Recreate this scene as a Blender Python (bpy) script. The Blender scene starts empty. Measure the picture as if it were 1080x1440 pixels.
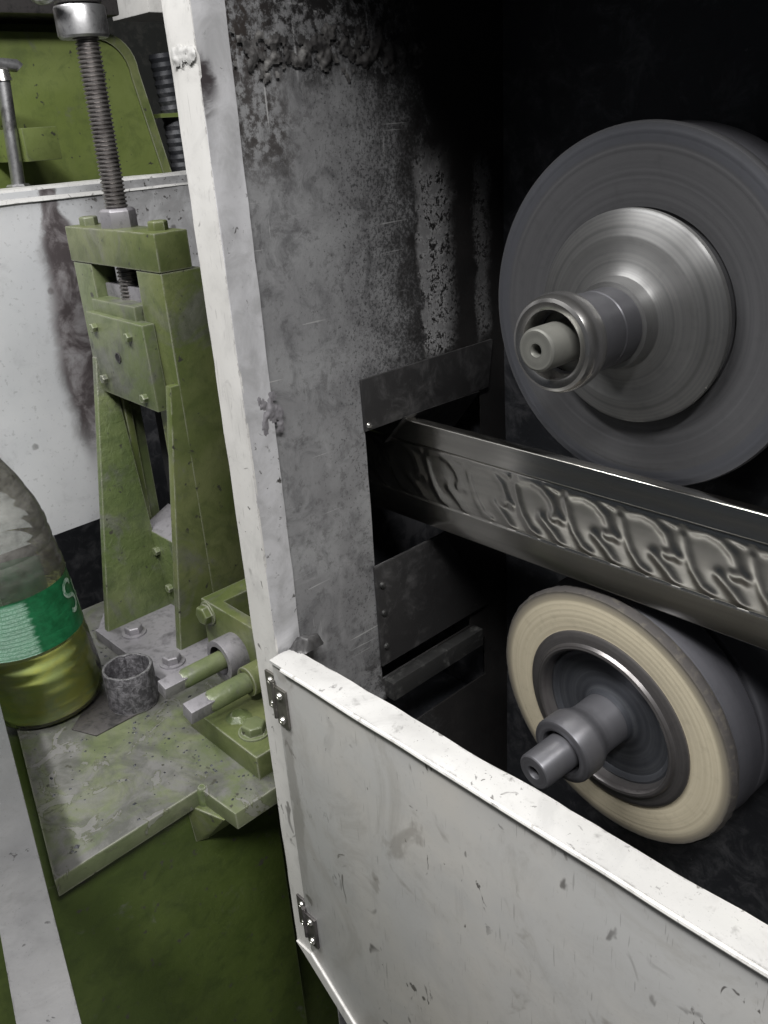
import bpy, bmesh, math, random
import numpy as np
from mathutils import Vector, Matrix, noise as mnoise

S = bpy.context.scene
C = S.collection
H = 1.35            # height of the lens above the workshop floor; coordinates below are measured from the lens
PI = math.pi

# ------------------------------------------------------------------ camera, world, lamps, exposure
cam_d = bpy.data.cameras.new('camera'); cam = bpy.data.objects.new('camera', cam_d); C.objects.link(cam)
cam_d.sensor_fit = 'HORIZONTAL'; cam_d.sensor_width = 36.0; cam_d.lens = 36.0*1232.17/1080.0
cam_d.clip_start = 0.02; cam_d.clip_end = 60
right = Vector((0.68879045, 0.7222946, -0.06211461)); down = Vector((0.2584003, -0.32465787, -0.90984974)); fwd = Vector((-0.67734556, 0.61064538, -0.41026238))
cam.matrix_world = Matrix((( right.x, -down.x, -fwd.x, 0), (right.y, -down.y, -fwd.y, 0), (right.z, -down.z, -fwd.z, H), (0, 0, 0, 1)))
S.camera = cam
W = bpy.data.worlds.new('World'); S.world = W; W.use_nodes = True
W.node_tree.nodes['Background'].inputs[0].default_value = (0.75, 0.85, 1.0, 1); W.node_tree.nodes['Background'].inputs[1].default_value = 0.042
def lamp(name, loc, target, sx, sy, power, col=(1.0, 0.99, 0.97)):
    d = bpy.data.lights.new(name, 'AREA'); d.shape = 'RECTANGLE'; d.size = sx; d.size_y = sy; d.energy = power; d.color = col
    o = bpy.data.objects.new(name, d); C.objects.link(o)
    o.location = (loc[0], loc[1], loc[2]+H)
    v = Vector(target)-Vector(loc); o.rotation_euler = v.to_track_quat('-Z', 'Y').to_euler()
    return o
# fluorescent ceiling fittings above the aisle
lamp('ceiling_tube_lamp', (-0.68, -0.42, 1.15), (-0.55, 0.3, -0.2), 1.2, 0.12, 34)
lamp('ceiling_tube_lamp', (0.68, -0.30, 1.28), (-0.35, 0.35, -0.25), 1.2, 0.12, 50, (1.0, 0.985, 0.965))
S.view_settings.view_transform = 'Standard'; S.view_settings.look = 'None'; S.view_settings.exposure = 0.0; S.view_settings.gamma = 1.0
S.view_settings.use_curve_mapping = False
S.render.engine = 'CYCLES'

# ------------------------------------------------------------------ material helpers
class NT:
    def __init__(s, name):
        s.m = bpy.data.materials.new(name); s.m.use_nodes = True; s.t = s.m.node_tree; s.n = s.t.nodes; s.l = s.t.links
        s.b = s.n['Principled BSDF']; s.geo = s.n.new('ShaderNodeNewGeometry'); s.tc = s.n.new('ShaderNodeTexCoord')
        s.pos = s.geo.outputs['Position']; s.obj = s.tc.outputs['Object']
    def new(s, t, **k):
        n = s.n.new(t)
        for a, v in k.items(): setattr(n, a, v)
        return n
    def put(s, sock, v):
        if hasattr(v, 'is_linked') or isinstance(v, bpy.types.NodeSocket): s.l.new(v, sock)
        elif isinstance(v, (tuple, list)) and len(v) == 3 and sock.type == 'RGBA': sock.default_value = (*v, 1)
        else: sock.default_value = v
    def math(s, op, a, b=0.0, c=None, clamp=False):
        n = s.new('ShaderNodeMath', operation=op, use_clamp=clamp); s.put(n.inputs[0], a); s.put(n.inputs[1], b)
        if c is not None: s.put(n.inputs[2], c)
        return n.outputs[0]
    def mapv(s, scale=(1, 1, 1), loc=(0, 0, 0), rot=(0, 0, 0), v=None):
        n = s.new('ShaderNodeMapping'); s.put(n.inputs[0], v or s.pos); n.inputs[1].default_value = loc; n.inputs[2].default_value = rot; n.inputs[3].default_value = scale
        return n.outputs[0]
    def noise(s, scale, detail=5, rough=.6, dist=0.0, v=None):
        n = s.new('ShaderNodeTexNoise'); s.put(n.inputs['Vector'], v or s.pos)
        n.inputs['Scale'].default_value = scale; n.inputs['Detail'].default_value = detail; n.inputs['Roughness'].default_value = rough; n.inputs['Distortion'].default_value = dist
        return n.outputs[0]
    def vor(s, scale, v=None, feature='F1'):
        n = s.new('ShaderNodeTexVoronoi', feature=feature); s.put(n.inputs['Vector'], v or s.pos); n.inputs['Scale'].default_value = scale
        return n.outputs['Distance']
    def ramp(s, x, a, b, lo=0.0, hi=1.0, smooth=True):
        n = s.new('ShaderNodeMapRange', clamp=True); n.interpolation_type = 'SMOOTHSTEP' if smooth else 'LINEAR'
        s.put(n.inputs[0], x); n.inputs[1].default_value = a; n.inputs[2].default_value = b; n.inputs[3].default_value = lo; n.inputs[4].default_value = hi
        return n.outputs[0]
    def mix(s, f, a, b):
        n = s.new('ShaderNodeMix', data_type='RGBA'); s.put(n.inputs[0], f); s.put(n.inputs[6], a); s.put(n.inputs[7], b)
        return n.outputs[2]
    def sep(s, v=None):
        n = s.new('ShaderNodeSeparateXYZ'); s.put(n.inputs[0], v or s.pos); return n.outputs
    def edge(s, r=0.002, lo=.985, hi=.90):
        n = s.new('ShaderNodeBevel', samples=4); n.inputs[0].default_value = r
        d = s.new('ShaderNodeVectorMath', operation='DOT_PRODUCT'); s.l.new(n.outputs[0], d.inputs[0]); s.l.new(s.geo.outputs['Normal'], d.inputs[1])
        return s.ramp(d.outputs['Value'], lo, hi)
    def bump(s, h, strength=.3, dist=.001, prev=None):
        n = s.new('ShaderNodeBump'); n.inputs['Strength'].default_value = strength; n.inputs['Distance'].default_value = dist; s.put(n.inputs['Height'], h)
        if prev is not None: s.l.new(prev, n.inputs['Normal'])
        return n.outputs[0]
    def out(s, color, rough=.5, metal=0.0, normal=None, **k):
        s.put(s.b.inputs['Base Color'], color); s.put(s.b.inputs['Roughness'], rough); s.put(s.b.inputs['Metallic'], metal)
        if normal is not None: s.l.new(normal, s.b.inputs['Normal'])
        for a, v in k.items(): s.put(s.b.inputs[a.replace('_', ' ')], v)
        return s.m

def green_paint(name, base=(.080, .102, .032), light=(.138, .154, .066), grime=.5, worn=.5, lump=0.3):
    t = NT(name)
    big = t.noise(9, 6, .62, .4); mid = t.noise(38, 6, .65, .6); fine = t.noise(260, 4, .6); sp = t.noise(95, 3, .55)
    c = t.mix(t.ramp(big, .36, .66), base, light)
    c = t.mix(t.math('MULTIPLY', t.ramp(mid, .46, .70), .55), c, (base[0]*.62, base[1]*.64, base[2]*.7))
    dust = t.math('MULTIPLY', t.ramp(t.noise(14, 7, .68, .8, t.mapv(loc=(3.1, 1.7, .4))), .62-.22*grime, .74-.14*grime), .8)
    nz_ = t.sep(t.geo.outputs['Normal'])[2]
    dust = t.math('MULTIPLY', dust, t.ramp(nz_, .2, .8, .5 if grime > .9 else .7, 1.0)) if name != 'green_table_worn' else t.math('MULTIPLY', dust, t.ramp(nz_, .2, .8, .08, 1.0))
    c = t.mix(dust, c, t.mix(t.ramp(mid, .35, .65), (.140, .134, .143), (.070, .067, .070)))
    c = t.mix(t.math('MULTIPLY', t.ramp(t.noise(21, 6, .7, .6, t.mapv(loc=(7, 2, 5))), .56, .72), .55*min(1, grime)), c, (.05, .048, .046))
    chips = t.math('MULTIPLY', t.edge(.0028), t.ramp(mid, .34, .56))
    c = t.mix(t.math('MULTIPLY', chips, worn), c, (.34, .345, .28))
    c = t.mix(t.ramp(sp, .66, .72), c, (.045, .045, .035))
    if name == 'green_table_worn':
        pl = t.noise(26, 5, .62, .9, t.mapv(loc=(11, 4, 2)))
        c = t.mix(t.math('MULTIPLY', t.ramp(pl, .585, .597), .5), c, (.17, .166, .166))
        c = t.mix(t.math('MULTIPLY', t.math('MULTIPLY', t.ramp(pl, .570, .585), t.ramp(pl, .600, .590)), .7), c, (.06, .065, .035))
    nb = t.bump(t.noise(120, 4, .6, .5), lump, .0012); nb = t.bump(fine, .22, .0004, nb)
    return t.out(c, t.math('ADD', t.math('MULTIPLY', mid, .35), .20), t.math('MULTIPLY', chips, .3), nb, Specular_IOR_Level=.45)

def steel(name, base=(.42, .42, .43), dark=(.15, .145, .15), rough=.38, metal=.9, scale=40, dirt=.5, bump=.15):
    t = NT(name)
    a = t.noise(scale, 6, .65, .5); b = t.noise(scale*6, 4, .6)
    c = t.mix(t.ramp(a, .62-.3*dirt, .80-.2*dirt), base, dark)
    c = t.mix(t.math('MULTIPLY', t.ramp(b, .5, .75), .4), c, tuple(x*.5 for x in dark))
    return t.out(c, t.math('ADD', t.math('MULTIPLY', a, .35), rough-.15), metal, t.bump(b, bump, .0005))

def sheet(name, base, tint, stain=(.09, .085, .08), dirt=.35, spots=True, rough=.42, metal=.35, streaks=.3, spotscale=17, drip=False):
    """painted / galvanised sheet with smudges, dark flecks and drips of its own"""
    t = NT(name)
    big = t.noise(5, 5, .6, .3); mid = t.noise(26, 6, .68, .5); fine = t.noise(230, 4, .65)
    c = t.mix(t.ramp(big, .35, .68), base, tint)
    c = t.mix(t.math('MULTIPLY', t.ramp(mid, .50, .78), dirt), c, tuple((x+y)*.5 for x, y in zip(base, stain)))
    dr = t.noise(60, 4, .6, .3, t.mapv((1, 1, .16)))
    c = t.mix(t.math('MULTIPLY', t.ramp(dr, .60, .75), streaks), c, stain)
    if spots:
        w = t.mapv((1, 1, .55), rot=(.1, .25, 0))
        big_ = t.noise(spotscale*2.6, 3, .55, .8, w); cl = t.noise(4.5, 3, .6, 0, t.mapv(loc=(1.3, .2, .9)))
        c = t.mix(t.math('MULTIPLY', t.math('MULTIPLY', t.ramp(big_, .660, .72), t.ramp(cl, .46, .56)), .75), c, stain)
        sm = t.noise(spotscale*5, 3, .6, .8, w)
        c = t.mix(t.math('MULTIPLY', t.math('MULTIPLY', t.ramp(sm, .650, .69), t.ramp(t.noise(9, 3, .6, 0, t.mapv(loc=(.3, 2.2, .9))), .44, .60)), .85), c, stain)
        sc = t.noise(30, 1, .4, .3, t.mapv((26, 26, 1.6), rot=(.15, .3, 0)))
        c = t.mix(t.math('MULTIPLY', t.ramp(sc, .70, .76), .3), c, stain)
        sme = t.noise(13, 6, .7, 1.2, t.mapv((1, 1, .7), loc=(5, 5, 5)))
        c = t.mix(t.math('MULTIPLY', t.ramp(sme, .5, .68), .5), c, tuple(x*.62 for x in base))
    if drip:
        bl = t.noise(24, 4, .6, .7, t.mapv((1, 1, .8), loc=(9, 1, 4)))
        c = t.mix(t.math('MULTIPLY', t.ramp(bl, .60, .70), .55), c, (.24, .225, .205))
        x, y, z = t.sep(); zc = t.math('SUBTRACT', z, H)
        e = t.math('ADD', t.math('ABSOLUTE', t.math('ADD', x, t.math('ADD', .4395, t.math('MULTIPLY', t.math('SUBTRACT', mid, .5), .018)))), 0.0)
        dm = t.math('MULTIPLY', t.ramp(e, .0075, .0045), t.math('MULTIPLY', t.ramp(zc, -.395, -.402), t.ramp(zc, -.60, -.45, .15, 1.0)))
        c = t.mix(t.math('MULTIPLY', dm, .55), c, (.20, .19, .175))
    eg = t.math('MULTIPLY', t.edge(.0020), t.ramp(t.noise(75, 5, .7, .5), .50, .60))
    c = t.mix(t.math('MULTIPLY', eg, .6), c, stain)
    c = t.mix(t.math('MULTIPLY', t.ramp(fine, .58, .74), .35), c, tuple(x*.6 for x in base))
    nb = t.bump(t.noise(7, 3, .5), .35, .006); nb = t.bump(mid, .14, .001, nb); nb = t.bump(fine, .10, .0003, nb)
    return t.out(c, t.math('ADD', t.math('MULTIPLY', mid, .35), rough-.14), metal, nb)

MAT = {}
MAT['green'] = green_paint('green_machine_paint', worn=1.0)
MAT['green_dusty'] = green_paint('green_paint_dusty', (.092, .118, .048), (.145, .165, .088), .62, .8, .35)
MAT['green_table'] = green_paint('green_table_worn', (.085, .105, .048), (.135, .148, .088), 1.2, 1.0, .3)
MAT['green_rough'] = green_paint('green_paint_lumpy', (.082, .110, .040), (.13, .155, .068), .55, .8, 1.0)
MAT['green_far'] = green_paint('green_far_paint', (.125, .160, .044), (.155, .190, .062), .1, .3, .2)
MAT['green_base_shade'] = green_paint('shade_dark_green_paint', (.042, .062, .014), (.060, .083, .021), .12, .3, .3)  # darker copy of the machine green, shade put into the colour
MAT['steel'] = steel('worn_steel')
MAT['rod'] = steel('threaded_rod_steel', (.26, .245, .24), (.10, .09, .088), .36, .85, 50, .5)
MAT['steel_grey'] = steel('dusty_grey_steel', (.30, .29, .31), (.13, .125, .135), .5, .55, 30, .5)
MAT['steel_dark'] = steel('dark_oily_steel', (.16, .15, .15), (.05, .05, .05), .4, .8)
MAT['rail'] = sheet('brushed_rail', (.34, .337, .34), (.24, .24, .25), (.09, .087, .09), .9, True, .36, .75, .15)
MAT['door'] = sheet('pale_sheet_metal_door', (.53, .51, .475), (.44, .44, .435), (.06, .055, .05), .30, True, .42, .25, .12, drip=True)
MAT['frame'] = sheet('white_frame_sheet', (.72, .71, .695), (.62, .61, .59), (.10, .095, .09), .5, True, .40, .15, .2, 24)
MAT['scuffed'] = sheet('scuffed_white_flange', (.68, .675, .665), (.50, .495, .485), (.11, .105, .10), 1.0, True, .40, .2, .6, 36)
MAT['panel'] = sheet('white_guard_sheet', (.66, .67, .69), (.58, .59, .62), (.13, .12, .115), .35, True, .40, .3, .15, 10)
MAT['hinge'] = steel('hinge_steel', (.24, .23, .21), (.10, .095, .09), .35, .85)
MAT['screw'] = steel('bright_screw', (.70, .69, .66), (.35, .34, .33), .25, .95, 60, .2)
MAT['black'] = NT('black_gap').out((.012, .012, .013), .8)

def m_bend_flange():
    t = NT('galvanised_flange')
    mid = t.noise(40, 6, .68, .5); fine = t.noise(260, 4, .65)
    c = t.mix(t.ramp(mid, .35, .7), (.58, .58, .60), (.42, .42, .43))
    c = t.mix(t.math('MULTIPLY', t.ramp(t.noise(170, 4, .65, .6), .62, .68), t.ramp(t.noise(14, 3), .42, .6)), c, (.07, .067, .063))
    x, y, z = t.sep(); zc = t.math('ADD', t.math('SUBTRACT', z, H), t.math('MULTIPLY', t.math('SUBTRACT', mid, .5), .05))
    sme = t.math('MULTIPLY', t.math('MULTIPLY', t.ramp(zc, .005, .022), t.ramp(zc, .046, .034)), t.ramp(t.math('ADD', y, t.math('MULTIPLY', t.math('SUBTRACT', mid, .5), .03)), .306, .298))
    c = t.mix(t.math('MULTIPLY', sme, .95), c, (.03, .022, .024))
    nb = t.bump(mid, .2, .0012); nb = t.bump(fine, .15, .0003, nb)
    return t.out(c, .45, .3, nb)
MAT['flange'] = m_bend_flange()

def m_wall():
    """galvanised wall under polishing soot: thick toward the back and the top, scraped off in rough vertical patches"""
    t = NT('sooty_galvanised_wall'); x, y, z = t.sep()
    n1 = t.noise(12, 7, .66, .6); n2 = t.noise(48, 7, .72, .5); n3 = t.noise(300, 4, .7); n4 = t.noise(120, 5, .75)
    c = t.mix(t.ramp(n1, .34, .66), (.33, .333, .34), (.23, .23, .237))
    c = t.mix(t.math('MULTIPLY', t.ramp(n2, .46, .70), .7), c, (.10, .10, .105))
    c = t.mix(t.math('MULTIPLY', t.ramp(n4, .53, .64), .42), c, (.075, .073, .075))
    gr = t.math('ADD', t.noise(420, 5, .75), t.math('MULTIPLY', t.math('SUBTRACT', t.math('ADD', y, t.math('MULTIPLY', n1, .10)), .455), 1.9))
    c = t.mix(t.math('MULTIPLY', t.ramp(gr, .52, .60), .8), c, (.05, .05, .052))
    c = t.mix(t.math('MULTIPLY', t.ramp(t.noise(30, 3, .5, 1.0, t.mapv((.3, 1.0, .25), rot=(.5, 0, 0))), .64, .72), .35), c, (.48, .48, .49))
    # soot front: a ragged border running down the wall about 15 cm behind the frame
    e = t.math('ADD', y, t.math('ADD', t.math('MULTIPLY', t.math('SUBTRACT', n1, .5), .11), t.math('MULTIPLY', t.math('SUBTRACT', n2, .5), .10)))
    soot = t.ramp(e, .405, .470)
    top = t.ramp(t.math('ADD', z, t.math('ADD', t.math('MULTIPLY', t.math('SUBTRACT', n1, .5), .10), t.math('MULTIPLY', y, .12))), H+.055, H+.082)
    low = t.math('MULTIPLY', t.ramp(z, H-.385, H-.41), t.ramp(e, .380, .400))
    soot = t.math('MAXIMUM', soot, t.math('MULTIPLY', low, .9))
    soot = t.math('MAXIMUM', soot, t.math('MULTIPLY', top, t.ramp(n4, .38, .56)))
    # scraped patches
    e2 = t.math('ADD', y, t.math('MULTIPLY', t.math('SUBTRACT', n2, .5), .028))
    p = t.math('MULTIPLY', t.ramp(e2, .455, .461), t.ramp(e2, .500, .478))
    p2 = t.math('MULTIPLY', t.ramp(e2, .517, .522), t.ramp(e2, .540, .530))
    p = t.math('ADD', p, t.math('MULTIPLY', p2, .5), clamp=True)
    zz = t.math('ADD', z, t.math('MULTIPLY', t.math('SUBTRACT', n1, .5), .06))
    p = t.math('MULTIPLY', p, t.math('MULTIPLY', t.ramp(zz, H-.17, H-.155), t.ramp(zz, H-.02, H-.045)))
    p = t.math('MULTIPLY', p, t.ramp(t.math('ADD', n4, t.math('MULTIPLY', t.math('SUBTRACT', t.noise(420, 4, .75), .5), .8)), .38, .50))
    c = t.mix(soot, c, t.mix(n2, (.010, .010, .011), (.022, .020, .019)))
    c = t.mix(t.math('MULTIPLY', p, .8), c, t.mix(t.ramp(n4, .4, .6), (.42, .42, .425), (.24, .24, .245)))
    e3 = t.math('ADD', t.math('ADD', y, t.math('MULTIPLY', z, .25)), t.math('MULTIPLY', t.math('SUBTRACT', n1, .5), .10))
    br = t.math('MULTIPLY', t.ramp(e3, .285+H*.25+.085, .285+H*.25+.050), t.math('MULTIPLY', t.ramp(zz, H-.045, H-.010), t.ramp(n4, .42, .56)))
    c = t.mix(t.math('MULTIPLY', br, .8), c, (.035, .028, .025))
    # handling scratches
    s1 = t.noise(14, 1, .4, .25, t.mapv((.2, 1.0, 30), rot=(.62, 0, 0))); s2 = t.noise(11, 1, .4, .3, t.mapv((.2, 34, 1.3), rot=(-.25, 0, 0), loc=(0, 4, 0)))
    sc = t.math('MULTIPLY', t.math('MAXIMUM', t.ramp(s1, .71, .74), t.ramp(s2, .745, .775)), t.ramp(t.noise(16, 2, .5), .45, .58))
    c = t.mix(t.math('MULTIPLY', t.math('MULTIPLY', sc, t.math('SUBTRACT', 1.0, soot)), .7), c, (.55, .55, .55))
    nb = t.bump(t.noise(9, 3, .5), .4, .006); nb = t.bump(n2, .30, .0016, nb); nb = t.bump(n3, .25, .0006, nb)
    return t.out(c, t.math('ADD', .38, t.math('MULTIPLY', n2, .3)), t.math('MULTIPLY', t.math('SUBTRACT', 1.0, soot), .35), nb)
MAT['wall'] = m_wall()

def m_soot(name, a=(.032, .034, .040), b=(.105, .106, .115), rough=.5, metal=.3, patch=.5):
    t = NT(name); n2 = t.noise(45, 7, .72, .6); n1 = t.noise(10, 5, .6); n4 = t.noise(160, 4, .7)
    c = t.mix(t.ramp(t.math('ADD', n2, t.math('MULTIPLY', t.math('SUBTRACT', n1, .5), .8)), .45, .75), a, b)
    c = t.mix(t.math('MULTIPLY', t.ramp(n4, .66, .74), patch), c, (.14, .14, .14))
    nb = t.bump(n2, .35, .002); nb = t.bump(n4, .25, .0006, nb)
    return t.out(c, t.math('ADD', rough-.1, t.math('MULTIPLY', n2, .3)), metal, nb)
MAT['soot'] = m_soot('soot_and_shade_black')  # soot on the enclosure walls, painted-in dark on the added box and rear machine
MAT['soot_plate'] = m_soot('sooty_grey_plate', (.045, .044, .045), (.12, .118, .12), .45, .5)
MAT['soot_bar'] = m_soot('gritty_rail', (.03, .03, .03), (.16, .16, .155), .5, .4, .8)
MAT['putty'] = m_soot('sooty_putty', (.035, .033, .033), (.20, .195, .19), .6, .1, .3)
MAT['room'] = m_soot('dim_workshop_wall', (.03, .032, .03), (.06, .06, .055), .8, 0, .1)

def radial(t):
    x, y, z = t.sep(t.obj)
    return t.math('SQRT', t.math('ADD', t.math('MULTIPLY', x, x), t.math('MULTIPLY', z, z))), y
def ringnoise(t, r, scale, detail=4):
    cmb = t.new('ShaderNodeCombineXYZ'); t.put(cmb.inputs[0], r); return t.noise(scale, detail, .7, 0, cmb.outputs[0])
def m_disc(name, a, b, rough=.5, metal=.2, scale=220, c3=None, band=None, aniso=0.0, bump=.15, nb2=0.0):
    """turned or buffed wheel face: fine concentric bands around the axle"""
    t = NT(name); r, y = radial(t)
    n = ringnoise(t, r, scale); n2 = ringnoise(t, r, scale*.22, 2)
    c = t.mix(t.ramp(n, .35, .66), a, b)
    c = t.mix(t.math('MULTIPLY', t.ramp(n2, .52, .66), .5), c, tuple(x*.6 for x in a))
    if band:
        for lo, hi, col in band:
            c = t.mix(t.math('MULTIPLY', t.ramp(r, lo[0], lo[1]), t.ramp(r, hi[1], hi[0])), c, col)
    g = t.noise(150, 4, .6, 0, t.obj)
    c = t.mix(t.math('MULTIPLY', t.ramp(g, .5, .75), .2), c, tuple(x*.5 for x in a))
    nb = t.bump(n, bump, .0005)
    kw = {}
    if aniso:
        tan = t.new('ShaderNodeTangent', direction_type='RADIAL', axis='Y'); kw = dict(Anisotropic=aniso, Anisotropic_Rotation=.25, Tangent=tan.outputs[0])
    return t.out(c, rough, metal, nb, **kw)
MAT['wheel_grey'] = m_disc('grey_buffing_wheel', (.056, .056, .060), (.068, .068, .072), .58, .2, 260, None, [((.0915, .0945), (.1005, .104), (.055, .057, .066))], 0, .05)
MAT['turned'] = m_disc('turned_steel_flange', (.165, .165, .166), (.20, .20, .198), .46, .75, 500, None, None, .7, .03)
MAT['hub'] = m_disc('hub_steel', (.12, .12, .132), (.16, .16, .175), .42, .6, 300, None, None, .5, .05)
MAT['hub_ring'] = m_disc('polished_ring', (.50, .49, .48), (.60, .59, .58), .24, .95, 300, None, None, .3, .03)
MAT['shaft'] = m_disc('shaft_steel', (.15, .15, .138), (.20, .20, .182), .45, .5, 300)
MAT['cream'] = m_disc('cream_cotton_buff', (.44, .39, .285), (.50, .45, .335), .85, 0, 420, None, [((.0885, .0990), (.2, .21), (.045, .041, .040))], 0, .15)
MAT['dish'] = m_disc('blackened_dish', (.062, .066, .078), (.095, .10, .112), .42, .5, 260)
MAT['dish_ring'] = m_disc('brown_clamp_ring', (.125, .118, .118), (.18, .172, .172), .32, .7, 500)
MAT['tread'] = m_disc('dark_buff_edge', (.035, .035, .042), (.07, .07, .08), .7, .1, 300)

def m_bar():
    t = NT('polished_embossed_steel')
    n = t.noise(90, 5, .6, .2, t.mapv((.06, 1, 1))); n2 = t.noise(30, 4, .6)
    c = t.mix(t.ramp(n, .35, .7), (.70, .685, .64), (.55, .54, .505))
    return t.out(c, t.math('ADD', .13, t.math('MULTIPLY', n, .15)), 1.0, t.bump(n, .05, .0003))
MAT['bar'] = m_bar()

def m_panel():
    """white guard sheet with one brown rust run down its face"""
    t = NT('rust_streaked_guard'); x, y, z = t.sep()
    big = t.noise(6, 5, .6); mid = t.noise(30, 6, .68, .5); fine = t.noise(220, 4, .65)
    c = t.mix(t.ramp(big, .35, .68), (.76, .77, .79), (.66, .675, .70))
    c = t.mix(t.math('MULTIPLY', t.ramp(mid, .52, .78), .3), c, (.30, .30, .31))
    w = t.mapv((1, 1, 1)); f = t.math('ADD', t.vor(30, w), t.math('MULTIPLY', t.math('SUBTRACT', mid, .5), .4))
    c = t.mix(t.math('MULTIPLY', t.ramp(f, .15, .06), t.ramp(t.noise(7, 2), .46, .56)), c, (.12, .115, .11))
    # the run starts at the folded top and wanders as it goes down
    zc = t.math('SUBTRACT', z, H)
    line = t.math('SUBTRACT', y, t.math('ADD', .432, t.math('MULTIPLY', t.math('SUBTRACT', t.noise(7, 2, .5, 0, t.mapv((0, 0, 1))), .5), .06)))
    e = t.math('ADD', t.math('ABSOLUTE', t.math('ADD', line, t.math('MULTIPLY', zc, .04))), t.math('MULTIPLY', t.math('SUBTRACT', mid, .5), .03))
    wd = t.ramp(zc, -.06, -.13, .3, 1.0)
    rust = t.ramp(t.math('DIVIDE', e, wd), .040, .022)
    rust = t.math('MULTIPLY', rust, t.ramp(zc, -.40, -.31))
    side = t.math('MULTIPLY', t.ramp(line, .03, .06), t.ramp(mid, .3, .6, .35, .75))
    c = t.mix(side, c, (.26, .255, .26))
    c = t.mix(t.math('MULTIPLY', t.ramp(t.noise(170, 4, .65), .60, .66), t.ramp(line, .02, .05, .2, .9)), c, (.07, .065, .06))
    c = t.mix(t.math('MULTIPLY', rust, t.ramp(mid, .25, .6, .55, .95)), c, t.mix(t.ramp(mid, .4, .62), (.14, .112, .115), (.065, .05, .052)))
    nb = t.bump(mid, .15, .0012); nb = t.bump(fine, .1, .0003, nb)
    return t.out(c, .42, .3, nb)
MAT['panel_rust'] = m_panel()

# bottle
def m_pet():
    t = NT('grimy_clear_plastic'); x, y, z = t.sep(t.obj)
    n = t.noise(45, 6, .7, .5, t.obj); st = t.noise(40, 4, .6, .5, t.mapv((1, 1, 3.5), v=t.obj))
    grime = t.math('MULTIPLY', t.ramp(t.math('ADD', z, t.math('MULTIPLY', t.math('SUBTRACT', n, .5), .09)), .10, .19), t.ramp(st, .25, .75, .62, .95))
    grime = t.math('ADD', t.math('MULTIPLY', grime, .50), t.math('MULTIPLY', t.ramp(n, .45, .75), .14), clamp=True)
    pr = t.b; t.put(pr.inputs['Base Color'], t.mix(t.ramp(n, .38, .66), (.30, .29, .27), (.09, .082, .075))); pr.inputs['Roughness'].default_value = .38
    gl = t.new('ShaderNodeBsdfGlossy'); gl.inputs['Roughness'].default_value = .12
    tr = t.new('ShaderNodeBsdfTransparent'); tr.inputs[0].default_value = (.95, .975, .95, 1)
    fr = t.new('ShaderNodeFresnel'); fr.inputs[0].default_value = 1.45
    m1 = t.new('ShaderNodeMixShader'); t.l.new(fr.outputs[0], m1.inputs[0]); t.l.new(tr.outputs[0], m1.inputs[1]); t.l.new(gl.outputs[0], m1.inputs[2])
    m2 = t.new('ShaderNodeMixShader'); t.put(m2.inputs[0], grime); t.l.new(m1.outputs[0], m2.inputs[1]); t.l.new(pr.outputs[0], m2.inputs[2])
    nb = t.bump(st, .3, .002); t.l.new(nb, gl.inputs['Normal']); t.l.new(nb, pr.inputs['Normal'])
    t.l.new(m2.outputs[0], t.n['Material Output'].inputs[0]); return t.m
MAT['pet'] = m_pet()
def m_liquid():
    t = NT('yellow_green_coolant'); x, y, z = t.sep(t.obj); n = t.noise(22, 4, .6, 1.0, t.mapv((1, 1, 2.5), v=t.obj))
    c = t.mix(t.ramp(n, .35, .65), (.74, .74, .20), (.58, .66, .26))
    return t.out(c, .25, 0, t.bump(n, .06, .003), Transmission_Weight=.0, Subsurface_Weight=.0, IOR=1.33)
MAT['liquid'] = m_liquid()
def m_label():
    """green wrap label with blocks of worn small white print (illegible lines) as flat print"""
    t = NT('green_bottle_label'); x, y, z = t.sep(t.obj)
    ang = t.math('ARCTAN2', y, x)
    n = t.noise(60, 5, .7, .3, t.obj)
    c = t.mix(t.ramp(n, .35, .65), (.005, .072, .026), (.010, .118, .045))
    cv = t.new('ShaderNodeCombineXYZ'); t.put(cv.inputs[0], t.math('MULTIPLY', ang, 22.0)); t.put(cv.inputs[1], t.math('MULTIPLY', z, 420.0))
    letters = t.noise(2.6, 3, .75, .4, cv.outputs[0])
    rows = t.math('PINGPONG', t.math('MULTIPLY', z, 520.0), 1.0)
    ink = t.math('MULTIPLY', t.ramp(letters, .47, .53), t.ramp(rows, .12, .3))
    # the text block occupies the side turned to the aisle
    edge = t.math('ADD', ang, t.math('MULTIPLY', t.math('SUBTRACT', t.noise(3, 1, .5, 0, t.mapv((.01, .01, 90), v=t.obj)), .5), .22))
    blk = t.math('MULTIPLY', t.ramp(edge, -.10, -.22), t.ramp(z, .1325, .1305))
    f = t.math('MULTIPLY', blk, t.math('ADD', .22, t.math('MULTIPLY', ink, .6)))
    c = t.mix(f, c, (.34, .50, .41))
    return t.out(c, .33, 0, t.bump(t.noise(30, 3, .6, .5, t.mapv((1, 1, 3), v=t.obj)), .35, .003))
MAT['label'] = m_label()
t_ = NT('white_label_print'); MAT['print'] = t_.out(t_.mix(t_.ramp(t_.noise(200, 4, .7), .4, .6), (.38, .47, .41), (.10, .22, .14)), .4)
MAT['cap'] = NT('green_cap').out((.02, .2, .06), .4)
def m_pipe():
    t = NT('rough_cast_pipe'); n = t.noise(170, 6, .75, .4); n1 = t.noise(30, 4)
    c = t.mix(t.ramp(n, .40, .64), (.055, .053, .058), (.17, .165, .178))
    c = t.mix(t.math('MULTIPLY', t.edge(.0015), .7), c, (.42, .42, .42))
    return t.out(c, .5, .5, t.bump(n, .8, .002))
MAT['pipe'] = m_pipe()
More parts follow.
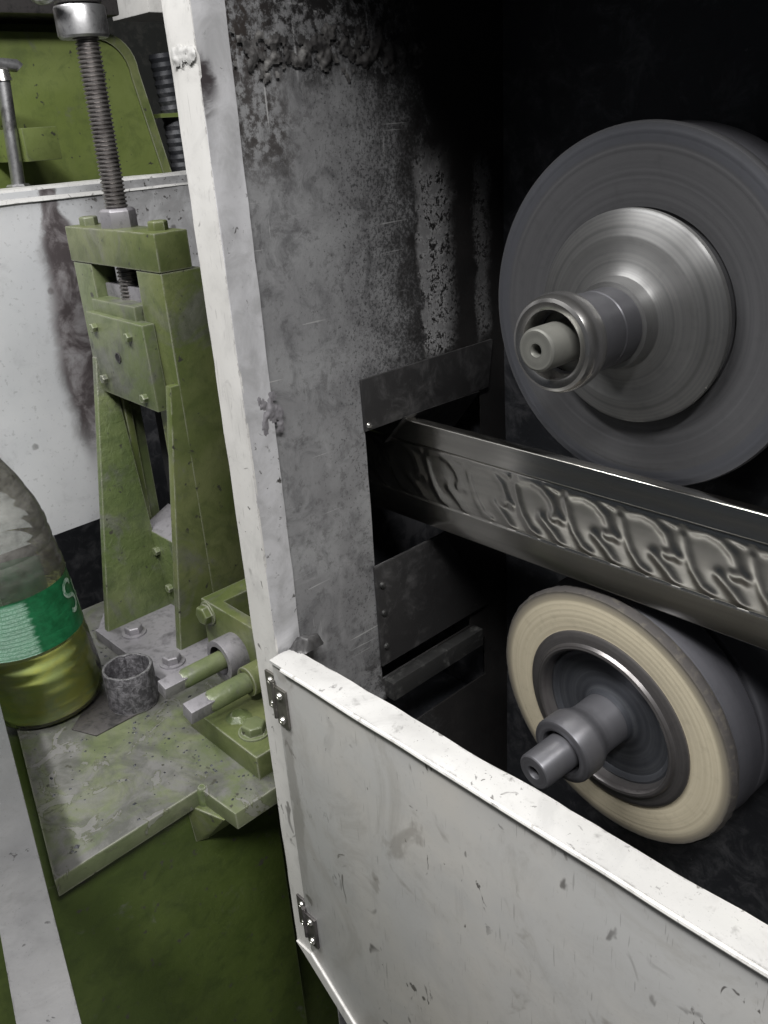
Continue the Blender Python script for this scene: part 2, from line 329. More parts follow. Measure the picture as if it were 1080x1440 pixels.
def m_concrete():
    t = NT('oily_concrete'); n = t.noise(6, 6, .65); c = t.mix(t.ramp(n, .35, .7), (.10, .098, .094), (.17, .166, .156))
    return t.out(c, .7, 0, t.bump(t.noise(80, 4), .3, .003))
MAT['concrete'] = m_concrete()

# ------------------------------------------------------------------ mesh helpers (coordinates from the lens; H lifts them off the floor)
class MB:
    def __init__(s): s.bm = bmesh.new()
    def add(s, vs, fs):
        v = [s.bm.verts.new(p) for p in vs]
        for f in fs:
            try: s.bm.faces.new([v[i] for i in f])
            except ValueError: pass
        return v
    def box(s, x0, x1, y0, y1, z0, z1):
        vs = [(x, y, z) for x in (x0, x1) for y in (y0, y1) for z in (z0, z1)]
        s.add(vs, [(0, 1, 3, 2), (4, 6, 7, 5), (0, 4, 5, 1), (2, 3, 7, 6), (0, 2, 6, 4), (1, 5, 7, 3)]); return s
    def prism(s, poly, ax, a, b, shift=None):
        """poly = 2-D outline in the two other axes (cyclic order), pulled along ax from a to b"""
        n = len(poly); vs = []
        for k, w in enumerate((a, b)):
            for p in poly:
                q = list(p); q.insert('xyz'.index(ax), w); vs.append(tuple(q))
        s.add(vs, [tuple(range(n)), tuple(range(2*n-1, n-1, -1))]+[(i, (i+1) % n, n+(i+1) % n, n+i) for i in range(n)]); return s
    def hexa(s, p8):
        s.add(p8, [(0, 1, 2, 3), (7, 6, 5, 4), (0, 4, 5, 1), (1, 5, 6, 2), (2, 6, 7, 3), (3, 7, 4, 0)]); return s
    def lathe(s, prof, o=(0, 0, 0), d=(0, 0, 1), seg=48, closed=False, phase=0.0):
        """prof = [(radius, distance along d)], revolved about the axis; closed joins last ring to first"""
        d = Vector(d).normalized(); u = d.orthogonal().normalized(); w = d.cross(u); o = Vector(o); rings = []
        for r, h in prof:
            if r < 1e-6: rings.append([s.bm.verts.new(o+d*h)])
            else: rings.append([s.bm.verts.new(o+d*h+(u*math.cos(phase+2*PI*i/seg)+w*math.sin(phase+2*PI*i/seg))*r) for i in range(seg)])
        pr = list(zip(rings, rings[1:]))+([(rings[-1], rings[0])] if closed else [])
        for a, b in pr:
            for i in range(seg):
                j = (i+1) % seg
                if len(a) == 1 and len(b) == 1: continue
                if len(a) == 1: f = (a[0], b[j], b[i])
                elif len(b) == 1: f = (a[i], a[j], b[0])
                else: f = (a[i], a[j], b[j], b[i])
                try: s.bm.faces.new(f)
                except ValueError: pass
        return s
    def cyl(s, p0, p1, r, seg=24, r1=None):
        p0 = Vector(p0); L = (Vector(p1)-p0).length; r1 = r if r1 is None else r1
        return s.lathe([(0, 0), (r, 0), (r1, L), (0, L)], p0, Vector(p1)-p0, seg)
    def hexhead(s, p, d, r, h, washer=0.0):
        d = Vector(d).normalized(); p = Vector(p)
        if washer: s.lathe([(0, -.0006), (washer, -.0006), (washer, .0016), (0, .0016)], p, d, 24); p = p+d*.0012
        s.lathe([(0, -.0008), (r, -.0008), (r, h*.86), (r*.86, h), (0, h)], p, d, 6, phase=.4); return s
    def tube(s, pts, r, seg=10):
        pts = [Vector(p) for p in pts]; rings = []
        for i, p in enumerate(pts):
            d = (pts[min(i+1, len(pts)-1)]-pts[max(i-1, 0)]).normalized()
            ref = Vector((0, 0, 1)) if abs(d.z) < .9 else Vector((1, 0, 0)); u = d.cross(ref).normalized(); w = d.cross(u)
            rr = r(i) if callable(r) else r
            rings.append([s.bm.verts.new(p+(u*math.cos(2*PI*k/seg)+w*math.sin(2*PI*k/seg))*rr) for k in range(seg)])
        for a, b in zip(rings, rings[1:]):
            for k in range(seg): s.bm.faces.new((a[k], a[(k+1) % seg], b[(k+1) % seg], b[k]))
        s.bm.faces.new(rings[0]); s.bm.faces.new(rings[-1][::-1]); return s
    def ball(s, p, r, seg=12):
        return s.lathe([(r*math.sin(PI*i/8), -r*math.cos(PI*i/8)) for i in range(9)], p, (0, 0, 1), seg)
    def squash(s, ax, c, k):
        i = 'xyz'.index(ax)
        for v in s.bm.verts: v.co[i] = c+(v.co[i]-c)*k
        return s
    def jitter(s, a, f, seed=0):
        for v in s.bm.verts: v.co += mnoise.noise_vector(v.co*f+Vector((seed, 0, 0)))*a
        return s
    def build(s, name, mat, parent=None, bevel=0.0, seg=2, sharp=35):
        bm = s.bm; bmesh.ops.recalc_face_normals(bm, faces=bm.faces[:])
        if bevel:
            es = [e for e in bm.edges if len(e.link_faces) == 2 and e.calc_face_angle(0) > math.radians(32)]
            bmesh.ops.bevel(bm, geom=es, offset=bevel, segments=seg, profile=.6, affect='EDGES', clamp_overlap=True)
        base = Vector(parent['_b']) if parent is not None and '_b' in parent else Vector((0, 0, 0))
        if parent is None:
            pts = [v.co for v in bm.verts]
            base = Vector(((min(p.x for p in pts)+max(p.x for p in pts))/2, (min(p.y for p in pts)+max(p.y for p in pts))/2, min(p.z for p in pts)))
        for v in bm.verts: v.co -= base
        for e in bm.edges: e.smooth = not (len(e.link_faces) == 2 and e.calc_face_angle(0) > math.radians(sharp))
        for f in bm.faces: f.smooth = True
        me = bpy.data.meshes.new(name); bm.to_mesh(me); bm.free(); me.materials.append(mat if not isinstance(mat, str) else MAT[mat])
        o = bpy.data.objects.new(name, me); C.objects.link(o)
        if parent is None: o.location = (base.x, base.y, base.z+H); o['_b'] = tuple(base)
        else: o.parent = parent; o['_b'] = tuple(base)
        return o
def tag(o, label=None, cat=None, group=None, kind=None):
    if label: o['label'] = label
    if cat: o['category'] = cat
    if group: o['group'] = group
    if kind: o['kind'] = kind
    return o
def thing(name, base, label, cat, group=None, local=False, rot=None):
    o = bpy.data.objects.new(name, None); C.objects.link(o); o.empty_display_size = .02
    o.location = (base[0], base[1], base[2]+H); o['_b'] = (0, 0, 0) if local else tuple(base)
    if rot is not None: o.rotation_mode = 'QUATERNION'; o.rotation_quaternion = rot
    return tag(o, label, cat, group)
def grid_sheet(us, vs, hole, thick, place, mb):
    """sheet with rectangular holes: place(u, v, side) gives a point; cells whose centre is in a hole are skipped"""
    nu, nv = len(us), len(vs); F = {}; B = {}
    def gv(D, i, j, k):
        if (i, j) not in D: D[(i, j)] = mb.bm.verts.new(place(us[i], vs[j], k))
        return D[(i, j)]
    keep = lambda i, j: 0 <= i < nu-1 and 0 <= j < nv-1 and not hole((us[i]+us[i+1])/2, (vs[j]+vs[j+1])/2)
    for i in range(nu-1):
        for j in range(nv-1):
            if not keep(i, j): continue
            q = [(i, j), (i+1, j), (i+1, j+1), (i, j+1)]
            mb.bm.faces.new([gv(F, *p, 0) for p in q]); mb.bm.faces.new([gv(B, *p, 1) for p in reversed(q)])
            for (di, dj), (a, b) in (((0, -1), (q[0], q[1])), ((1, 0), (q[1], q[2])), ((0, 1), (q[2], q[3])), ((-1, 0), (q[3], q[0]))):
                if not keep(i+di, j+dj): mb.bm.faces.new([gv(F, *b, 0), gv(F, *a, 0), gv(B, *a, 1), gv(B, *b, 1)])
    return mb
def span(a, b, step, extra=()):
    n = max(1, int(round((b-a)/step))); pts = sorted(set([round(a+(b-a)*i/n, 5) for i in range(n+1)]))
    for e in extra: pts = [p for p in pts if abs(p-e) > step*.35]+[e]
    return sorted(pts)

# ------------------------------------------------------------------ setting
ZT = -.501                                                    # top of the green machine table
tag(MB().box(-4, 3, -3, 4, -H-.05, -H).build('floor', 'concrete'), kind='structure')
tag(MB().box(-3.1, -3.0, -3, 4, -H+.004, 2.2).build('wall_left', 'room'), kind='structure')
tag(MB().box(-2.996, 3, 2.6, 2.7, -H+.004, 2.2).build('wall_back', 'room'), kind='structure')

# ------------------------------------------------------------------ polishing enclosure
E = thing('machine_enclosure', (-.2, .42, -H), 'sheet metal enclosure with white front frame, sooty inside walls and half-height front door', 'enclosure')
XW = -.4525; YF = .293; YB = .555; ZTOP = .19; ZB = -.86; XR = .16
rnd = random.Random(4)
holes = [(.394, .520, -.316, -.168), (.394, .503, -.420, -.4055), (.394, .5225, -.482, -.441)]
def wall_pt(u, v, k):
    d = mnoise.noise(Vector((u*9, v*7, 3.3)))*.0016+mnoise.noise(Vector((u*30, v*24, 1.1)))*.0005
    return (XW+d-(.0016 if k else 0), u, v)
hy = sorted({h[0] for h in holes} | {h[1] for h in holes}); hz = sorted({h[2] for h in holes} | {h[3] for h in holes})
grid_sheet(span(.3105, YB-.001, .012, hy), span(ZB+.002, ZTOP-.002, .014, hz), lambda u, v: any(a < u < b and c < v < d for a, b, c, d in holes), .0016, wall_pt, wm := MB())
wm.build('side_wall', 'wall', E, sharp=50)
# frame channel: narrow front face, return flange along the wall, outer side, chamfered foot
nz = 70
def frame_strip(p_of, z0, z1, thick_dir, name, mat, amp, wid=6, seed=0):
    mb = MB(); vs = [z0+(z1-z0)*i/nz for i in range(nz+1)]; us = [i/wid for i in range(wid+1)]
    def pl(u, v, k):
        p = Vector(p_of(u, v)); n = mnoise.noise(Vector((u*2+seed, v*26, seed)))*amp+mnoise.noise(Vector((u*5+seed, v*90, seed+4)))*amp*.5
        return p+Vector(thick_dir)*((-.0015 if k else 0)+n)
    grid_sheet(us, vs, lambda a, b: False, .0015, pl, mb); return mb.build(name, mat, E, sharp=40)
ZF = -.652
wob = lambda z: mnoise.noise(Vector((1.7, z*14, .3)))*.0011+mnoise.noise(Vector((7.7, z*55, .3)))*.0006
frame_strip(lambda u, v: (-.4765+.0270*u+(wob(v) if u > .9 else 0), YF, v), ZF, ZTOP, (0, -1, 0), 'frame_face', 'frame', .0007, 6, 1.0)
frame_strip(lambda u, v: (-.4493, YF+.0004+.0215*u, v), -.3500, ZTOP, (1, 0, 0), 'frame_return', 'flange', .0009, 6, 5.0)
os_ = MB(); grid_sheet([YF+.0015, .385, .548, YB+.004], [ZF+.01, -.53, -.15, ZTOP], lambda u, v: .385 < u < .548 and -.53 < v < -.15, .0014, lambda u, v, k: (-.4759+(.0014 if k else 0), u, v), os_)
os_.build('outer_side', 'frame', E)
MB().box(-.4740, -.4535, YF+.0018, YF+.019, ZF+.004, ZTOP-.002).build('frame_filler', 'steel_dark', E)
# chamfered foot of the front frame
fo = MB(); dx, dz = .055, -.043
L = 3.2
ring = [Vector((-.4765, 0, ZF)), Vector((-.4495, 0, ZF)), Vector((-.4495, 0, ZF+.006)), Vector((-.4765+dx*L+.0125, 0, ZF+dz*L+.016)), Vector((-.4765+dx*L, 0, ZF+dz*L))]
fo.prism([(v.x, v.z) for v in ring], 'y', YF-.0018, YF+.020)
fo.build('frame_foot', 'frame', E, .0006)
MB().prism([(-.4765+dx*L, ZF+dz*L-.0002), (-.4765+dx*L+.0125, ZF+dz*L+.0158), (XR, ZF+dz*L+.0158), (XR, ZF+dz*L-.0002)], 'y', YF-.0018, YF+.02).build('frame_sill', 'frame', E, .0006)
# other faces of the box
MB().box(-.4740, XR, YB-.0015, YB+.004, ZB, ZTOP).build('back_wall', 'soot', E)
MB().box(-.4760, XR, YF, YB+.02, ZTOP, ZTOP+.004).build('shade_roof', 'soot', E)  # unseen top, added to shade the inside
MB().box(XR, XR+.004, YF, YB+.02, ZB, ZTOP).build('light_stop_wall', 'soot', E)  # unseen side, added to stop light from the right
MB().box(-.448, XR, YF+.022, YB-.002, ZB-.004, ZB+.0015).build('bottom_tray', 'soot', E)
MB().box(-.30, .12, .34, .54, -H+.001, ZB-.002).build('plinth', 'soot', E)
# added dark box outside the wall, keeps light out of the openings
gb = MB(); gb.box(-.545, -.4755, .384, .388, -.53, -.15).box(-.545, -.4755, .545, .549, -.53, -.15).box(-.545, -.4755, .388, .545, -.153, -.15).box(-.545, -.4755, .388, .545, -.53, -.527)
gb.box(-.549, -.545, .384, .425, -.53, -.15).box(-.549, -.545, .447, .549, -.53, -.15).box(-.549, -.545, .425, .447, -.53, -.296).box(-.549, -.545, .425, .447, -.200, -.15)
gb.build('light_stop_box', 'soot', E)
# plates over the openings
fp = MB(); fp.hexa([(XW+.0035, .392, -.1665), (XW+.0035, .534, -.1665), (XW+.0035, .528, -.2045), (XW+.0035, .3925, -.2045), (XW+.0012, .392, -.1665), (XW+.0012, .534, -.1665), (XW+.0012, .528, -.2045), (XW+.0012, .3925, -.2045)])
fp.build('upper_flap', 'soot_plate', E, .0003)
fp2 = MB(); fp2.hexa([(XW+.0055, .430, -.2030), (XW+.0085, .512, -.2030), (XW-.014, .505, -.235), (XW-.018, .430, -.228), (XW+.0045, .430, -.2032), (XW+.0075, .512, -.2032), (XW-.015, .505, -.2355), (XW-.019, .430, -.2285)])
fp2.build('rubber_wiper', 'soot_plate', E)
lp = MB(); lp.prism([(.3915, -.3145), (.470, -.3145), (.524, -.405), (.392, -.405)], 'x', XW+.0014, XW+.0036); lp.build('lower_plate', 'soot_plate', E, .0003)
rb = MB(); rb.box(XW-.004, XW+.010, .396, .508, -.4385, -.4215).jitter(.0012, 60); rb.build('slot_rail', 'soot_bar', E, .0012)
for (yy, zz) in ((.3955, -.332), (.3955, -.357), (.3955, -.388)):
    MB().lathe([(0, .0028), (.0022, .0022), (.0030, 0)], (XW+.0032, yy+.002, zz), (1, 0, 0), 12).build('rivet', 'soot_bar', E)
MB().lathe([(0, .0025), (.0016, .002), (.0024, 0)], (XW+.0033, .396, -.2005), (1, 0, 0), 12).build('rivet', 'screw', E)
# putty, weld and dried sludge: thin crusts with ragged outlines lying on the sheet
def crust(name, mat, place, u0, u1, v0, v1, thr, amp, seed, step=.0011, f=95.0):
    nu, nv_ = int((u1-u0)/step), int((v1-v0)/step); hh = {}; mb = MB(); vt = {}
    for i in range(nu+1):
        for j in range(nv_+1):
            a, b = u0+(u1-u0)*i/nu, v0+(v1-v0)*j/nv_
            k = min(i, nu-i)/nu*2; m = min(j, nv_-j)/nv_*2
            n = mnoise.fractal(Vector((a*f, b*f, seed)), .9, 2.1, 4)*.5+.5-.55*(1-min(1, m*1.4))-.4*(1-min(1, k*5))
            hh[i, j] = (max(0, n-thr), a, b)
    for i in range(nu):
        for j in range(nv_):
            qd = [(i, j), (i+1, j), (i+1, j+1), (i, j+1)]
            if max(hh[p][0] for p in qd) <= 0: continue
            for p in qd:
                if p not in vt: vt[p] = mb.bm.verts.new(place(hh[p][1], hh[p][2], min(1, hh[p][0]*2.2)*amp-.0003))
            mb.bm.faces.new([vt[p] for p in qd])
    return mb.build(name, mat, E, sharp=70)
crust('weld_bead', 'scuffed', lambda a, b, h: (a, YF-.0012-h, b), -.4770, -.4490, .0315, .0445, .34, .0009, 2.0, .0008, 130)
crust('sealant_patch', 'steel_grey', lambda a, b, h: (-.4490+h, a, b), YF+.010, YF+.030, -.196, -.142, .44, .0018, 5.0, .0009, 120)
crust('putty_seam', 'putty', lambda a, b, h: (XW+.0012+h, a, b), .3145, .480, .018, .058, .46, .0026, 7.0, .0009, 110)
crust('packing_lump', 'soot_plate', lambda a, b, h: (a, b, -.3435+h), -.4490, -.4340, YF+.010, YF+.032, .2, .010, 9.0, .0010, 60)
# front door (closed lower half), its folded top flange and hinges
YD = .2865
D = MB()
out = [(-.4470, -.3440), (XR, -.3440), (XR, ZF+dz*L+.022), (-.4765+dx*L+.018, ZF+dz*L+.022), (-.4470, -.634)]
D.prism(out, 'y', YD, YD+.0022)
door = D.build('door', 'door', E, .0005)
tf = MB(); us = span(-.4472, XR, .008); vs_ = [i/5 for i in range(6)]
def tf_pt(u, v, k):
    n = mnoise.noise(Vector((u*24, v*2, 9)))*.0009+mnoise.noise(Vector((u*75, v*3, 2)))*.0005
    return (u, YD-.0016+.0215*v+(mnoise.noise(Vector((u*16, 3, 1)))*.0012 if v > .9 else 0), -.3435+n*(.4+v)-(.0022 if k else 0)+.0006*math.sin(v*PI))
grid_sheet(us, vs_, lambda a, b: False, .002, tf_pt, tf); tf.build('top_flange', 'scuffed', door, sharp=45)
lipm = MB(); lipm.tube([(x, YD-.0022+mnoise.noise(Vector((x*20, 0, 0)))*.0006, -.3452+mnoise.noise(Vector((x*24, 5, 0)))*.0007) for x in span(-.4330, XR-.001, .009)], .0017, 8); lipm.build('hemmed_lip', 'frame', door)
MB().box(-.4468, XR-.002, YF+.0125, YF+.0135, -.375, -.3447).build('inner_hem', 'frame', door)
le = MB(); le.tube([(-.4457, YD-.0010, -.636), (-.4765+dx*L+.0185, YD-.0010, ZF+dz*L+.0235)], .0014, 8); le.build('foot_hem', 'frame', door)
for (zc, mt) in ((-.3762, 'hinge'), (-.600, 'steel_dark')):
    hg = MB().box(-.4625, -.4485, YF-.0038, YF-.0018, zc-.0165, zc+.0155).build('hinge', mt, E, .0004)
    MB().cyl((-.4470, YF-.0082, zc-.0165), (-.4470, YF-.0082, zc+.0155), .0019, 14).build('knuckle', mt, hg)
    MB().box(-.4455, -.4330, YD-.0022, YD+.0002, zc-.0205, zc+.0115).build('leaf', mt, hg, .0004)
    for (sx, sy, sz) in ((-.4555, YF-.0038, zc+.0095), (-.4555, YF-.0038, zc-.0110), (-.4390, YD-.0022, zc+.0062), (-.4390, YD-.0022, zc-.0150)):
        MB().lathe([(0, -.0003), (.0030, -.0003), (.0030, .0006), (.0022, .0019), (.0008, .0022), (.0005, .0013), (0, .0013)], (sx, sy, sz), (0, -1, 0), 16).build('screw', 'screw', hg)

# ------------------------------------------------------------------ embossed steel strip running through the wall
def height(u, v):
    """scroll relief, u in periods, v 0 at the upper border to 1 at the lower"""
    curves = [([(-.62, .10), (-.38, .06), (-.16, .12), (.02, .27), (.10, .44), (.08, .56)], .085, 1.0),
              ([(-.16, .62), (-.06, .70), (.08, .82), (.24, .99)], .095, 1.1),
              ([(.30, .22), (.36, .45), (.46, .68), (.62, .88), (.78, .95)], .075, .9),
              ([(-.10, .03), (.16, .09)], .05, .8), ([(.05, .55), (.16, .52), (.24, .56)], .085, 1.1)]
    best = np.zeros_like(u)
    for pts, w, a in curves:
        for sh in (-1, 0, 1):
            d = np.full(u.shape, 9.0)
            for (x0, y0), (x1, y1) in zip(pts, pts[1:]):
                ex, ey = x1-x0, y1-y0; tt = np.clip(((u-sh-x0)*ex+(v-y0)*ey)/(ex*ex+ey*ey), 0, 1)
                d = np.minimum(d, np.hypot(u-sh-x0-tt*ex, v-y0-tt*ey))
            best = best+a*np.exp(-(d/(w*.9))**2)*(1-.6*np.clip(best, 0, 1))
    return best
ZU, ZL = -.2245, -.2675
X0, X1 = -.645, XR
xs = np.arange(X0, X1+.0001, .00125); prof = []                 # (z, y, relief weight)
prof += [(-.2064, .4418, 0), (-.2062, .4345, 0), (-.2065, .4337, 0), (-.2070, .4332, 0), (-.2073, .43315, 0), (-.2150, .4328, 0), (-.2221, .43235, 0), (-.2224, .4323, 0), (-.2230, .4326, 0), (-.2238, .4346, 0), (-.2246, .4350, 0)]
nv = 34
prof += [(-.2252+(ZL+.0006+.2252)*i/nv, .4345, 1) for i in range(nv+1)]
prof += [(ZL-.0004, .4346, 0), (ZL-.0010, .4341, 0), (ZL-.0014, .4339, 0), (ZL-.0017, .43392, 0), (-.2800, .43475, 0), (-.2888, .4354, 0), (-.2892, .4356, 0), (-.2896, .4361, 0), (-.2896, .4418, 0)]
zz = np.array([p[0] for p in prof]); yy = np.array([p[1] for p in prof]); ww = np.array([p[2] for p in prof])
XX, ZZ = np.meshgrid(xs, zz, indexing='ij'); u = ((XX+.4434)/.0418); u = u-np.floor(u); v = (ZU-ZZ)/(ZU-ZL)
hgt = height(u, v)*ww[None, :]*np.clip(np.minimum(v, 1-v)/.05, 0, 1)
YY = yy[None, :]-hgt*.0006
V = np.stack([XX, YY, ZZ+0*XX], -1).reshape(-1, 3); nx, nr = XX.shape
Fc = [(i*nr+j, (i+1)*nr+j, (i+1)*nr+j+1, i*nr+j+1) for i in range(nx-1) for j in range(nr-1)]
Fc += [(i*nr+nr-1, (i+1)*nr+nr-1, (i+1)*nr, i*nr) for i in range(nx-1)]
Fc += [tuple(range(nr)), tuple((nx-1)*nr+j for j in reversed(range(nr)))]
bar = MB(); bar.add([tuple(p) for p in V], Fc)
tag(bar.build('embossed_steel_strip', 'bar', sharp=50), 'polished steel strip with embossed scroll pattern between the two wheels', 'steel strip')

# ------------------------------------------------------------------ polishing wheels (built about their own axle, local +Y runs back into the machine)
def wheel(name, c, n, label):
    n = Vector(n).normalized(); return thing(name, c, label, 'wheel', 'polishing wheels in the enclosure', True, Vector((0, 1, 0)).rotation_difference(n))
def rev(prof, seg=72): return MB().lathe([(r, -t) for r, t in prof], (0, 0, 0), (0, 1, 0), seg)      # t = distance toward the viewer
U = wheel('polishing_wheel', (-.2705, .4475, -.1135), (.018, .9998, .004), 'large dark grey buffing wheel with bright turned steel flange above the strip')
pr = [(.030, -.006), (.058, -.0045)]
for i in range(40):
    r = .060+.0395*i/39; pr.append((r, -.0022+.0022*math.sin((r-.06)/.04*PI*.6)+.0003*mnoise.noise(Vector((r*900, 0, 0)))))
pr += [(.1026, -.0006), (.1034, -.0018), (.1036, -.0040), (.1030, -.0075), (.03, -.0078)]
rev(pr, 128).build('buffing_disc', 'wheel_grey', U, sharp=40)
rev([(.04, -.0075), (.1000, -.0075), (.1015, -.0095), (.1015, -.0380), (.099, -.0410), (.03, -.0410)], 112).build('backing_drum', 'tread', U, sharp=40)
rev([(.018, -.004), (.054, -.004), (.0585, .0020), (.0603, .0035), (.0603, .0068), (.0597, .0076), (.0585, .0082), (.0470, .0128), (.0458, .0130), (.0446, .0128), (.0340, .0146), (.0290, .0158), (.0262, .0180), (.0248, .0215), (.0242, .026), (.018, .026)], 128).build('flange', 'turned', U, sharp=28)
rev([(.012, .020), (.0214, .020), (.0214, .0395), (.0209, .0402), (.0209, .0408), (.0214, .0415), (.0224, .0560), (.0232, .0640), (.0228, .0650), (.0165, .0650)], 96).build('hub', 'hub', U, sharp=30)
rev([(.0170, .061), (.0232, .061), (.0254, .0640), (.0262, .0680), (.0262, .0725), (.0257, .0757), (.0244, .0780), (.0226, .0789), (.0204, .0787), (.0186, .0777), (.0176, .0755), (.0172, .067)], 96).build('end_ring', 'hub_ring', U, sharp=30)
rev([(.0175, .062), (.0116, .062), (.0116, .0880), (.0111, .0894), (.0101, .0900), (.0036, .0900), (.0030, .0890), (.0026, .0835), (0, .0820)], 64).build('shaft_end', 'shaft', U, sharp=30)
rev([(.0155, -.041), (.0175, -.041), (.0175, -.112), (0, -.112)], 48).build('spindle', 'steel_dark', U)

Lw = wheel('polishing_wheel', (-.2725, .4422, -.3944), (.100, .990, .088), 'cream faced polishing wheel with dark dished hub below the strip')
pr = [(.054, -.004)]
for i in range(60):
    r = .062+.0355*i/59; pr.append((r, .0012*math.sin((r-.062)/.0355*PI)+.00004*math.sin(r*2*PI/.0042)+.00006*mnoise.noise(Vector((r*1100, 2, 0)))))
pr += [(.0986, -.0014), (.0994, -.0030), (.0992, -.0060), (.0975, -.0085), (.0880, -.0090)]
fm_ = rev(pr, 200)
for v_ in fm_.bm.verts:
    rr = math.hypot(v_.co.x, v_.co.z)
    if rr > .090: v_.co += Vector((v_.co.x, 0, v_.co.z))/rr*mnoise.noise(v_.co*420)*.0008*(rr-.090)/.009
fm_.build('buffing_face', 'cream', Lw, sharp=40)
rev([(.0820, -.0085), (.0940, -.0090), (.0962, -.0110), (.0968, -.0215), (.0978, -.0330), (.0960, -.0355), (.0935, -.036), (.0935, -.0385), (.0962, -.0395), (.0972, -.0420), (.0972, -.0680), (.095, -.0710), (.03, -.071)], 112).build('backing_drum', 'tread', Lw, sharp=40)
rev([(.0520, -.010), (.0545, .0035), (.0558, .0060), (.0572, .0066), (.0590, .0060), (.0604, .0040), (.0640, .0036), (.0672, .0030), (.0686, .0018), (.0690, -.0040)], 128).build('clamp_ring', 'dish_ring', Lw, sharp=30)
rev([(.0552, -.0010), (.0535, -.0030), (.0515, -.0024), (.0500, -.0030), (.0480, -.0052), (.0400, -.0060), (.0280, -.0060), (.0230, -.0050), (.0205, -.0030), (.0196, .0010), (.0120, -.0010)], 112).build('dish', 'dish', Lw, sharp=30)
rev([(.012, -.006), (.0194, -.006), (.0190, .0150), (.0196, .0205), (.0208, .0240), (.0226, .0275), (.0236, .0300), (.0239, .0320), (.0239, .0450), (.0233, .0466), (.0222, .0473), (.0176, .0476), (.0162, .0470), (.0152, .0440), (.0152, .030)], 96).build('hub', 'hub', Lw, sharp=30)
rev([(.0165, .040), (.0131, .040), (.0131, .0715), (.0126, .0729), (.0117, .0735), (.0050, .0735), (.0043, .0727), (.0040, .0640), (0, .0620)], 64).build('shaft_end', 'hub', Lw, sharp=30)
rev([(.0300, -.071), (.0190, -.071), (.0190, -.120), (0, -.120)], 48).build('spindle', 'steel_dark', Lw)

# ------------------------------------------------------------------ green machine table
T = thing('machine_table', (-.8, .4, -H), 'green painted machine table with worn dusty top plate and green base darkened for shade', 'machine table')
tp = [(-.5385, .1315), (-.5420, .2610), (-.4950, .2640), (-.4960, .3600), (-.545, .3620), (-.545, .60), (-.905, .60), (-.905, .300), (-.905, .232), (-.760, .1920)]
MB().prism(tp, 'z', ZT-.0165, ZT).build('table_top', 'green_table', T, .0011)
MB().prism([(-.5515, .020), (-.5515, .337), (-.66, .337), (-.885, .337), (-.885, .310), (-.885, .110)], 'z', -H, ZT-.0163).build('base', 'green_base_shade', T, .001)
MB().box(-.885, -.58, .3375, .59, -H, ZT-.0163).build('rear_base', 'green_base_shade', T)
MB().hexa([(-.552, .250, ZT-.016), (-.552, .290, ZT-.016), (-.505, .280, ZT-.016), (-.512, .262, ZT-.016), (-.552, .252, ZT-.060), (-.552, .288, ZT-.060), (-.548, .279, ZT-.060), (-.548, .262, ZT-.060)]).build('corner_gusset', 'green', T, .001)
wl = MB()
wl.lathe([(0, .0022), (.0035, .0012), (.0048, -.002), (.0048, -.016), (.002, -.018)], (-.5415, .2625, ZT), (0, 0, 1), 14).jitter(.001, 150)
wl.build('weld_lump', 'green_rough', T)

# ------------------------------------------------------------------ screw jack stand
G = thing('screw_stand', (-.80, .38, ZT), 'tall green welded stand with bolted cover plate and vertical threaded rod', 'machine stand')
YS = .401
MB().prism([(-.8965, YS), (-.720, YS), (-.720, YS+.034), (-.8965, YS+.034)], 'z', -.1145, -.0805).build('top_block', 'green', G, .0012)
MB().box(-.7655, -.7205, YS+.001, YS+.043, -.488, -.1150).build('side_plate', 'green', G, .001)
MB().box(-.8945, -.8555, YS+.001, YS+.026, -.488, -.1150).build('side_plate', 'green_dusty', G, .001)
MB().box(-.8550, -.7660, YS+.012, YS+.040, -.170, -.1350).build('slider_block', 'steel_grey', G, .001)
MB().box(-.8545, -.7690, YS-.006, YS+.018, -.1640, -.1480).build('slider_cap', 'green_dusty', G, .001)
MB().box(-.8550, -.7660, YS+.041, YS+.043, -.40, -.1150).build('dark_backing', 'black', G)  # black sheet standing in for the dark of the open back
cp = MB(); YC = .3885
cp.hexa([(-.8590, YC, -.1600), (-.7470, YC, -.1620), (-.7440, YC, -.2450), (-.8535, YC, -.2420), (-.8590, YS+.0005, -.1600), (-.7470, YS+.0005, -.1620), (-.7440, YS+.0005, -.2450), (-.8535, YS+.0005, -.2420)])
cov = cp.build('cover_plate', 'green_dusty', G, .0009)
for (bx, bz) in ((-.8440, -.1745), (-.7740, -.1755), (-.8430, -.2270), (-.7640, -.2340)):
    MB().hexhead((bx, YC+.0004, bz), (0, -1, 0), .0048, .0055).build('bolt', 'green_dusty', cov)
MB().lathe([(.0052, .0003), (.0052, .0010), (.0040, .0010), (.0040, .0003)], (-.8060, YC, -.2000), (0, -1, 0), 20, True).build('grommet', 'steel_dark', cov)
MB().lathe([(0, .0006), (.0041, .0006)], (-.8060, YC, -.2000), (0, -1, 0), 20).build('oil_hole', 'black', cov)
def gusset(xt, xb, w, pts, name, mat):
    """plate in the depth / height plane; xt, xb = outer face at the top and at the foot"""
    zs = [p[1] for p in pts]; z1, z0 = max(zs), min(zs); f = lambda z: xb+(xt-xb)*(z-z0)/(z1-z0)
    mb = MB(); n = len(pts)
    mb.add([(f(z), y, z) for y, z in pts]+[(f(z)-w, y, z) for y, z in pts], [tuple(range(n)), tuple(range(2*n-1, n-1, -1))]+[(i, (i+1) % n, n+(i+1) % n, n+i) for i in range(n)])
    return mb.build(name, mat, G, .0012)
gusset(-.7208, -.7208, .0095, [(.3930, -.2170), (.4445, -.2170), (.4445, -.490), (.3545, -.490)], 'gusset_plate', 'green')
